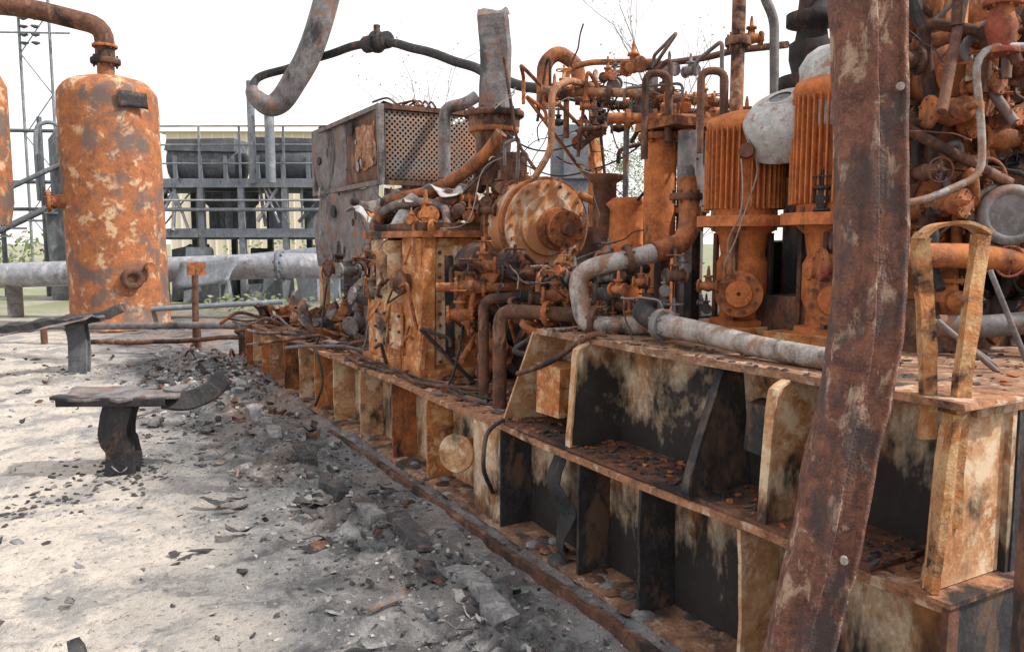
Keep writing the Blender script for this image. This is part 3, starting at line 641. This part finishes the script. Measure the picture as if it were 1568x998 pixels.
for i in range(22):
    x=R(.9,1.5);y=R(3.8,5.0);z=R(2.25,2.7)
    mp.valve((x,y,z),random.choice(((.87,-.5,0),(0,1,0),(.5,.5,.2))),R(.016,.034),random.choice((M_rust,M_dark,M_rust,M_grey)),None,random.random()<.4)
for i in range(22):
    x=R(.8,1.7);y=R(3.7,5.3);z=R(2.1,2.65)
    mp.bentpipe([(x,y,z),(x,y,z+R(.05,.2)),(x+R(-.2,.3),y+R(-.3,.2),z+R(.1,.2)),(x+R(-.2,.4),y+R(-.3,.2),z-R(0,.4))],R(.009,.018),random.choice((M_rust,M_dark,M_dark,M_flange,M_grey)),8,.04)
mp.finish('pipe_manifold')
# ------------------------------------------------------------------ valve cluster
vc=B()
vc.bentpipe([(.21,4.18,Z1),(.21,4.18,1.2),(.42,3.76,1.2),(.6,3.5,1.2)],.042,M_dark,16,.1)
vc.bentpipe([(.31,4.58,Z1),(.31,4.58,1.24),(.55,4.4,1.26)],.035,M_dark,14,.08)
vc.flange((.36,3.87,1.2),(.45,-.8,0),.075,.03,M_rust,6)
for (x,y,z,r,m) in ((.3,4.75,1.31,.045,M_rust),(.38,4.72,1.45,.04,M_rust),(.24,4.78,1.13,.04,M_rust),(.41,3.88,1.3,.035,M_rust),(.49,3.49,1.33,.035,M_grey),(.6,3.6,1.4,.035,M_dark),(.55,4.2,1.25,.05,M_dark),(.5,4.5,1.4,.04,M_rust)):
    vc.valve((x,y,z),(.87,-.49,0),r,m)
vc.bentpipe([(.1,4.85,1.31),(.7,4.5,1.31)],.03,M_rust)
vc.tube([(.5,2.98,1.21),(.45,3.03,1.21),(.33,3.21,1.19),(.25,3.32,1.2),(.24,3.38,1.31),(.25,3.4,1.42),(.32,3.36,1.48),(.48,3.27,1.52),(.6,3.26,1.55)],.048,M_lgrey,18,6)
vc.flange((.28,3.3,1.2),(.5,-.8,0),.08,.03,M_dark,6); vc.flange((.47,3.28,1.52),(.8,-.4,.2),.075,.03,M_dark,6)
vc.tube([(.6,3.26,1.55),(.72,3.28,1.57),(.84,3.29,1.62),(.92,3.34,1.74),(.93,3.38,1.95)],.055,M_rust,16,6); vc.flange((.93,3.38,1.85),(0,0,1),.09,.035,M_dark,8)
vc.cyl((.93,3.38,1.9),(.93,3.38,2.2),.05,M_grey)
vc.tube([(.28,2.80,1.235),(.29,2.5,1.22),(.28,2.2,1.2),(.28,1.75,1.19)],[.054,.047,.042,.04],M_lgrey,18,6)
vc.flange((.28,2.78,1.235),(0,1,0),.072,.04,M_grey,6)
vc.tube([(.28,2.8,1.24),(.34,3.0,1.27),(.45,3.1,1.3)],.05,M_soot,12,5)
vc.tube([(.16,3.05,1.17),(.11,3.11,1.16),(.05,3.36,1.01),(-.0,3.6,.92)],.014,M_dark,8,6)
vc.tube([(.02,3.78,.64),(-.06,3.78,.6),(-.14,3.7,.56),(-.17,3.66,.42),(-.1,3.72,.3),(.01,3.9,.2)],.012,M_soot,8,6)
for i in range(40):
    x=R(.3,.75);y=R(2.9,3.9);z=R(1.18,1.5)
    vc.valve((x,y,z),(R(-1,1),R(-1,1),0),R(.01,.026),random.choice((M_rust,M_dark,M_grey,M_soot)),None,random.random()<.3)
for i in range(44):
    x=R(.25,.85);y=R(3.6,5.2);z=R(.8,1.45)
    vc.bentpipe([(x,y,z),(x,y,z+R(.05,.15)),(x+R(-.2,.3),y+R(-.3,.2),z+R(.0,.15)),(x+R(-.2,.3),y+R(-.3,.2),z-R(0,.3))],R(.009,.024),random.choice((M_rust,M_dark,M_soot,M_rust)),8,.04)
for i in range(40):
    x=R(.4,.9);y=R(4.2,5.3);z=R(.7,1.45);s=R(.03,.09)
    vc.lathe((x,y,z),(R(-1,1),R(-1,1),R(-1,1)),[(0,s),(s,s),(s*1.05,s*1.4),(s*1.5,s*1.4),(s*1.6,s*.5)],random.choice((M_dark,M_soot,M_rust,M_rust)),12)
vc.box((.75,3.75,.6),(1.9,4.6,1.15),M_soot,None,.02); vc.box((1.3,5.0,.6),(2.4,7.5,1.7),M_dark,None,.03)  # soot-black filler: shade between the machinery painted as dark steel
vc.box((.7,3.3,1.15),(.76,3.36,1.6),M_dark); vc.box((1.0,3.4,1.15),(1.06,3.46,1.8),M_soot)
vc.box((1.3,3.3,1.15),(2.3,3.5,1.62),M_soot,None,.02); vc.box((1.5,3.0,1.15),(2.5,3.2,1.9),M_soot,None,.05)  # black backdrop boxes that paint the deep gaps behind the pumps
vc.finish('valve_cluster',.002)
# ------------------------------------------------------------------ loose wires
wr=B()
def wires(n,xr,yr,zr,lr,mats=(M_wire,M_dark,M_soot),rr=(.0025,.006)):
    for i in range(n):
        pts=[V((R(*xr),R(*yr),R(*zr)))]; L=R(*lr)
        d=V((R(-1,1),R(-1,.6),R(-.8,.8))).normalized()
        for k in range(5): d=(d+V((R(-.6,.6),R(-.6,.6),R(-.9,.4)))).normalized(); pts.append(pts[-1]+d*L/5)
        wr.tube(pts,R(*rr),random.choice(mats),5,5)
def drape(a,c,sag,r,m):
    a=V(a);c=V(c);pts=[a.lerp(c,t/6)+V((R(-.03,.03),R(-.03,.03),-sag*4*(t/6)*(1-t/6))) for t in range(7)]; wr.tube(pts,r,m,6,5,.02)
wires(22,(.7,1.4),(4.2,5.4),(2.1,2.7),(.2,.6)); wires(16,(.25,.7),(5.6,7.2),(1.4,1.95),(.2,.6),(M_dark,M_rust,M_grey),(.003,.008))
wires(14,(.3,.9),(6.8,8.2),(.8,1.5),(.2,.7),(M_dark,M_soot,M_grey),(.004,.01)); wires(16,(.2,.8),(2.9,4.6),(1.2,1.6),(.15,.4)); wires(14,(.8,1.6),(1.8,2.4),(1.4,2.5),(.2,.6))
for q in (((.3,6.9,1.9),(.8,5.4,2.3),.18),((.35,6.6,1.95),(.75,5.3,2.2),.28),((.5,7.4,1.8),(.3,6.2,1.9),.2),((.8,5.2,2.4),(1.3,4.4,2.6),.25),((.85,5.3,2.3),(1.5,4.2,2.45),.3),((1.2,4.7,2.1),(1.3,3.9,2.2),.3),((.9,7.9,2.0),(.45,6.9,1.4),.2),((.92,8.0,1.7),(.3,7.3,1.0),.15),((.5,4.8,1.5),(.35,3.7,1.45),.12)):
    drape(*q,R(.006,.011),random.choice((M_soot,M_dark,M_soot)))
for pts in ([(1.1,4.7,2.1),(1.3,4.6,2.0),(1.45,4.5,1.8),(1.4,4.5,1.55),(1.2,4.6,1.5)],[(.8,2.86,2.0),(.75,2.8,1.75),(.72,2.85,1.6),(.8,2.9,1.45)],[(.9,2.85,2.0),(.84,2.8,1.9),(.78,2.86,1.62),(.75,2.9,1.5),(.82,2.95,1.42)],
 [(.3,5.2,1.7),(.4,5.0,1.75),(.5,4.95,2.1),(.7,5,2.2)],[(.95,4.5,1.5),(1.2,4.4,1.58),(1.5,4.2,1.62)]): wr.tube(pts,.004,M_wire,6,8,.03)
wr.finish('loose_wiring')
# ------------------------------------------------------------------ right-hand machinery
rm=B()
rm.lathe((1.85,2.25,1.2),(0,0,1),[(0,.26),(.3,.26),(.32,.3),(.37,.3),(.38,.2),(.9,.2),(.92,.27),(.97,.27),(1.0,.2),(1.3,.21),(1.32,.32),(1.4,.32),(1.42,.24),(2.2,.24)],M_dark,28)
rm.cyl((1.3,2.5,2.62),(2.6,1.7,2.62),.2,M_rust,24); rm.flange((1.45,2.4,2.62),(.85,-.52,0),.27,.06,M_dark,10)
rm.lathe((1.33,2.22,1.2),(0,0,1),[(0,.14),(.25,.12),(.5,.1),(.52,.16),(.56,.16),(.58,.1),(.7,.1),(.72,.15),(.77,.15),(.8,.1),(1.0,.14),(1.1,.15),(1.2,.14),(1.22,.17),(1.27,.17),(1.29,.1),(1.5,.1)],M_rust,22)
rm.lathe((1.2,2.1,2.28),(-.5,-.86,0),[(-.2,.1),(0,.11),(.02,.13),(.06,.13),(.07,.09),(.09,.09)],M_red,20)
rm.box((1.12,1.94,2.24),(1.26,1.97,2.32),M_flange)
rm.cyl((1.33,2.22,1.98),(1.8,2.2,1.98),.09,M_rust)
rm.lathe((1.5,2.35,2.0),(.8,-.5,0),[(-.4,.1),(-.1,.1),(-.08,.16),(-.04,.16),(0,.13),(.3,.13)],M_dark,18)
rm.bentpipe([(1.4,1.6,2.33),(.95,1.84,2.33),(.97,1.8,2.0),(.95,1.78,1.85),(.74,1.88,1.75),(.6,2.0,1.74)],.014,M_lgrey,12,.12)
rm.lathe((1.24,1.84,1.71),(-.55,-.83,0),[(-.2,.08),(-.02,.08),(-.01,.12),(.03,.12),(.035,.09),(.02,.08)],M_grey,28)
rm.flange((1.26,1.88,1.71),(-.55,-.83,0),.13,.03,M_lgrey,10)
rm.tube([(1.0,1.95,1.27),(1.12,1.84,1.27),(1.35,1.68,1.3)],.045,M_grey,14)
rm.bentpipe([(.8,2.0,1.55),(1.1,1.9,1.55),(1.6,1.7,1.5)],.05,M_rust,14)
for a_,b_ in (((.6,1.7,1.33),(.76,1.58,1.16)),((.66,1.8,1.35),(.84,1.62,1.16)),((.9,1.7,1.5),(1.0,1.6,1.16))): rm.cyl(a_,b_,.01,M_grey,8)
rm.box((1.0,2.0,1.15),(2.4,2.9,1.35),M_dark,None,.02); rm.box((1.5,2.6,1.3),(2.6,3.2,2.3),M_soot,None,.04); rm.box((2.2,1.6,1.15),(2.6,2.6,2.6),M_soot,None,.04)  # dark backdrop boxes; their black paints the shade behind the valves
rm.box((1.15,2.32,1.3),(1.22,2.38,2.7),M_rust); rm.box((2.0,1.9,1.15),(2.1,2.0,3.0),M_dark)
for i in range(80):
    x=R(.85,1.8);y=R(1.7,2.4);z=R(1.2,2.6)
    if x<.95 and y<1.95: continue
    rm.valve((x,y+.1,z),random.choice(((.87,-.5,0),(0,1,0),(0,0,1))),R(.02,.05),random.choice((M_rust,M_dark,M_rust,M_dark,M_soot,M_red)),None,random.random()<.2, random.choice(((0,0,1),(-.5,-.86,0))))
for i in range(36):
    x=R(.9,1.8);y=R(1.8,2.5);z=R(1.4,2.7)
    rm.bentpipe([(x,y,z),(x,y,z+R(.1,.3)),(x+R(-.3,.3),y+R(-.2,.2),z+R(.0,.3)),(x+R(-.3,.3),y+R(-.2,.2),z-R(0,.4))],R(.01,.026),random.choice((M_rust,M_dark,M_soot,M_grey)),8,.05)
rm.finish('valve_skid_machinery')
yf=B()
A2=[(-.02,-.004),(.02,-.004),(.02,.004),(-.012,.004),(-.012,.03),(-.02,.03)]
yf.sweep([(.06,1.36,Z2-.1),(.075,1.39,1.35),(.09,1.43,1.58),(.1,1.43,1.62)],A2,M_yel,(.87,-.49,0),.006,6)
yf.sweep([(.10,1.30,Z2-.35),(.12,1.3,1.3),(.19,1.32,1.55),(.2,1.32,1.62)],A2,M_yel,(.87,-.49,0),.006,6)
yf.sweep([(.08,1.44,1.61),(.12,1.42,1.645),(.18,1.36,1.65),(.22,1.32,1.62)],[(-.03,-.005),(.03,-.005),(.03,.005),(-.03,.005)],M_yel,(.4,.87,0),.006,6)
yf.box((.02,1.24,Z2-.0),(.34,1.5,Z2+.018),M_flange,None,.006)
yf.sweep([(.02,1.31,Z1+.02),(.03,1.3,.85),(.06,1.3,1.13)],[(-.012,-.03),(.012,-.03),(.012,.03),(-.012,.03)],M_yel,(.87,-.49,0),.005,6)
yf.finish('angle_iron_frame',.002)
ch=B()
ch.sweep([(-.05,.98,-.02),(-.06,.98,.6),(-.055,.985,1.13)],[(-.05,-.03),(.05,-.03),(.05,-.01),(-.03,-.01),(-.03,.01),(.05,.01),(.05,.03),(-.05,.03)],M_dark,(.87,-.49,0),.005,10)
ch.finish('channel_post',.002)
# ------------------------------------------------------------------ leaning column in the foreground
lc=B()
sec=[(-.085,.03),(-.088,-.03),(-.07,-.05),(-.035,-.052),(-.022,-.078),(-.006,-.08),(.004,-.05),(.06,-.045),(.072,-.06),(.088,-.05),(.09,.03),(.07,.06),(-.07,.06)]
lc.sweep([(-.375,1.55,-.05),(-.31,1.53,.25),(-.262,1.51,.49),(-.222,1.482,.75),(-.192,1.461,1.01),(-.157,1.438,1.26),(-.147,1.432,1.55),(-.16,1.44,1.91),(-.18,1.452,2.27),(-.195,1.46,2.6)],[(x,y) for x,y in sec],M_post,(.87,-.49,0),.006,14,False)
for z,q in ((.74,(-.235,1.40)),(1.0,(-.19,1.385)),(2.0,(-.15,1.36))): lc.cyl((q[0],q[1],z),(q[0]-.012,q[1]-.012,z),.011,M_lgrey,8)
lc.finish('leaning_steel_column',.003)
# ------------------------------------------------------------------ background process platform
Mx=Matrix.Translation((.7,24,0))@Matrix.Rotation(-math.radians(30),4,'Z')
bg=B(Mx)
for z in (1.75,3.1): bg.box((-1.6,-.1,z),(4.6,.1,z+.24),M_bg); bg.box((-1.6,2.4,z),(4.6,2.6,z+.2),M_bgd)
bg.box((-1.6,0,3.1),(4.4,2.5,3.14),M_bgd); bg.box((-1.2,0,1.7),(4.4,2.5,1.74),M_bgd)
for x in (-1.5,-.3,.9,2.0,3.2,4.3):
    bg.box((x-.08,-.08,0),(x+.08,.08,3.1),M_bg); bg.box((x-.03,-.04,3.34),(x+.03,0,4.75),M_bg); bg.box((x-.08,2.4,0),(x+.08,2.55,3.2),M_bgd)
for z in (3.75,4.25,4.75): bg.cyl((-1.5,0,z),(4.4,0,z),.025,M_bg,8)
bg.cyl((-1.1,-.15,2.5),(4.3,-.15,2.5),.05,M_bg,8); bg.cyl((-1.1,-.2,2.75),(4.3,-.2,2.75),.03,M_bgl,8)
for i,(x,L) in enumerate(((-.3,2.1),(2.0,2.3))):
    bg.lathe((x,1,3.85),(1,0,0),[(0,.1),(.05,.5),(.15,.62),(L-.15,.62),(L-.05,.5),(L,.1)],M_bgd,20)
    bg.box((x+.1,.4,4.1),(x+L-.1,1.6,4.5),M_bgd,None,.05)
    for k in (.3,1.0,1.7): bg.box((x+k,.35,3.14),(x+k+.1,1.5,4.0),M_bg)
for i in range(9):
    x=R(-1.2,4); bg.lathe((x,1.2,1.74),(0,0,1),[(0,.3),(.2,.3),(.25,.2),(.9,.2),(1.0,.3),(1.3,.3)],random.choice((M_bgd,M_bg)),14)
for i in range(14):
    x=R(-1.4,3.8); bg.cyl((x,-.1,R(1.9,2.2)),(x+R(-.8,1),.1,3.1),R(.02,.06),random.choice((M_bg,M_bgl,M_bgd)),8)
bg.cyl((.3,-1.2,.9),(4.4,-1.2,1.3),.2,M_bg,14)
for i in range(26): x=R(-1,4.4); y=R(-.8,1); bg.box((x,y,0),(x+R(.2,.7),y+.4,R(.4,1.6)),random.choice((M_bg,M_bgd)),None,.1)
bg.cyl((2.95,-.4,3.2),(2.95,-.4,5.4),.13,M_bg,10)
bg.cyl((2.4,-.2,3.2),(2.4,-.2,5.9),.1,M_bg,10)
bg.finish('process_platform')
lf=B()
for i,(x,y) in enumerate(((-2.3,28),(-3.4,28.6),(-4.6,29.2),(-6.2,29.9))):
    lf.cyl((x,y,0),(x,y,5.3 if i%2==0 else 4.9),.07,M_bgd,8)
for z in (2.6,3.4,4.9): lf.cyl((-9,31,z),(-1.8,27.8,z),.055,M_bgd,8)
lf.cyl((-6.5,26,1.2),(-1.6,26,3.9),.07,M_bgd,8); lf.cyl((-6.5,26,.2),(-1.6,26,2.9),.09,M_bgd,8)
for i in range(12): lf.box((-6.2+i*.39,25.7,.25+i*.215),(-5.85+i*.39,26.3,.3+i*.215),M_bgd)
lf.lathe((-1.4,26.5,2.6),(0,0,1),[(0,.7),(1.9,.7),(2.2,.5),(2.3,.1)],M_bgd,20); lf.box((-2.2,25.8,0),(-.6,27.2,2.6),M_bgd,None,.1)
lf.tube([(-2.4,27,2.8),(-2.4,27,4.6),(-2.2,27,5.0),(-1.8,27,4.9),(-1.7,27,4.0)],.06,M_bg,8)
lf.finish('access_platform')
py=B()
for (x,y) in ((-1.78,47.35),(-3.1,48)): py.cyl((x,y,0),(x,y,15.5),.07,M_bg,8)
for z in (12,13.8): py.cyl((-4,48.4,z),(-.9,46.9,z),.05,M_bg,6)
for k,(x,y) in enumerate(((-2.9,47.9),(-2.4,47.6))):
    for j in range(8): py.lathe((x,y,11.4+j*.4),(0,0,1),[(0,.05),(.08,.2),(.14,.2),(.16,.05)],M_bgd,8)
for i in range(6): py.cyl((-3.1 if i%2 else -1.78,48 if i%2 else 47.35,1+i*2),(-1.78 if i%2 else -3.1,47.35 if i%2 else 48,3+i*2),.03,M_bg,6)
py.finish('power_pylon')
cg=B(); Mr=Matrix.Rotation(-.5,3,'Z')
cg.box((2.8,7.5,1.2),(3.3,7.8,2.9),M_bg,Mr); cg.box((2.83,7.44,2.3),(3.2,7.5,2.8),M_bg,Mr); cg.cyl((2.9,7.6,0),(2.9,7.6,1.2),.06,M_bg); cg.cyl((3.2,7.6,0),(3.2,7.6,1.2),.06,M_bg)
cg.finish('control_cabinet',.01)
wb=B(Matrix.Translation((6,78,0))@Matrix.Rotation(-math.radians(29),4,'Z'))
wb.box((1,0,0),(30,25,11.3),M_wall)
wb.add([(.2,-.6,11.25),(30.8,-.6,11.25),(27,12.5,14.4),(4,12.5,14.4),(.2,25.6,11.25),(30.8,25.6,11.25)],[(0,1,2,3),(5,4,3,2),(4,0,3),(1,5,2)],M_roof)
for i in range(30): wb.box((1+i,-.06,0),(1.12+i,-.003,11.2),M_roof)
wb.finish('industrial_building')
# ------------------------------------------------------------------ trees
def tree(name,x,y,h,leafy,mleaf,spread=.5,seed=1,lo=.35,depth=4):
    rr=random.Random(seed); t=B(); tips=[]
    def br(p,d,L,r,lev):
        q=p; pts=[p]
        for k in range(3):
            d=(d+V((rr.uniform(-.25,.25),rr.uniform(-.25,.25),rr.uniform(-.05,.2)))).normalized(); q=q+d*L/3; pts.append(q)
        t.tube(pts,[r,r*.85,r*.7,r*.5],M_bark,5 if lev<2 else 4,1)
        if lev>=2: tips.extend(pts[1:])
        if lev<depth:
            for k in range(3 if lev else 6):
                s=pts[rr.choice((1,2,3))] if lev else p.lerp(q,rr.uniform(lo,1)); a=rr.uniform(0,6.28)
                nd=(d+V((math.cos(a),math.sin(a),rr.uniform(-.1,.4)))*rr.uniform(.5,.9)*(1+spread)).normalized()
                br(s,nd,L*rr.uniform(.45,.65),r*.5,lev+1)
    br(V((x,y,0)),V((0,0,1)),h*.7,h*.007,0)
    for p in tips:
        for k in range(leafy):
            c=p+V((rr.gauss(0,.3),rr.gauss(0,.3),rr.gauss(0,.25)))*h*.045; s=h*rr.uniform(.004,.009)
            a=V((rr.uniform(-1,1),rr.uniform(-1,1),rr.uniform(-1,1))).normalized(); b2=a.orthogonal().normalized()
            t.add([c-a*s,c+b2*s*.6,c+a*s,c-b2*s*.6],[(0,1,2,3)],mleaf)
    t.finish(name)
tree('bare_tree',11.6,28.0,8.0,1,M_leaf2,.0,3,.6,3)
tree('bare_tree.001',14.9,20,8.6,1,M_leaf2,.0,5,.6,3)
tree('bare_tree.002',14,32,7.2,1,M_leaf2,.3,6)
tree('leafy_tree',7.6,11.6,3.4,8,M_leaf,.5,9,.1)
tree('leafy_tree.001',10.5,15.5,4.6,8,M_leaf,.5,10,.1)
tree('leafy_tree.002',-9,42,5,8,M_leaf,.6,11,.1)
tree('leafy_tree.003',-5,46,5,8,M_leaf,.6,12,.1)
bs=B()
for i in range(6500):
    k=random.random()
    if k<.6: x=R(-30,-1);y=R(36,44);h=2.0
    elif k<.66: x=R(1,6);y=R(19,21)-x*.3;h=.35
    else: x=R(4,26);y=R(30,36);h=1.6
    z=h*random.random()**.8*(1+.5*noise.noise(V((x*.7,y*.7,0)))); c=V((x,y,z)); s=R(.03,.08)*(1+h*.5)
    a=V((R(-1,1),R(-1,1),R(-.3,1))).normalized(); b2=a.orthogonal().normalized()
    bs.add([c-a*s,c+b2*s*.6,c+a*s,c-b2*s*.6],[(0,1,2,3)],M_leaf if random.random()<.8 else M_leaf2)
bs.finish('shrubs')
# ------------------------------------------------------------------ light, sky, camera
sd=V((.72,-.6,0)).normalized(); el=math.radians(47)
sv=V((sd.x*math.cos(el),sd.y*math.cos(el),math.sin(el)))
L=bpy.data.lights.new('sun','SUN'); L.energy=4.8; L.angle=math.radians(1.5); L.color=(1,.95,.88)
lo=bpy.data.objects.new('sun',L); lo.rotation_euler=(-sv).to_track_quat('-Z','Y').to_euler(); bpy.context.scene.collection.objects.link(lo)
w=bpy.data.worlds.new('World'); bpy.context.scene.world=w; w.use_nodes=True; nt=w.node_tree
bgn=nt.nodes['Background']; sky=nt.nodes.new('ShaderNodeTexSky'); sky.sky_type='NISHITA'; sky.sun_disc=False
sky.sun_elevation=el; sky.sun_rotation=math.atan2(sd.x,sd.y); sky.dust_density=2; sky.air_density=1.0; sky.ozone_density=1
hz=mix(nt,.8,sky.outputs[0],(10.2,10.0,9.9))   # thin bright haze over the whole sky
nt.links.new(hz,bgn.inputs[0]); bgn.inputs[1].default_value=.15
cam=bpy.data.cameras.new('cam'); cam.lens=28.24; cam.sensor_width=36; cam.clip_end=3000; cam.clip_start=.05
co=bpy.data.objects.new('camera',cam); co.location=(-2.07,0,1.6); co.rotation_euler=(math.radians(84.1),0,math.radians(-29.5))
bpy.context.scene.collection.objects.link(co); bpy.context.scene.camera=co
bpy.context.scene.view_settings.view_transform='Standard'; bpy.context.scene.view_settings.look='None'; bpy.context.scene.view_settings.exposure=0
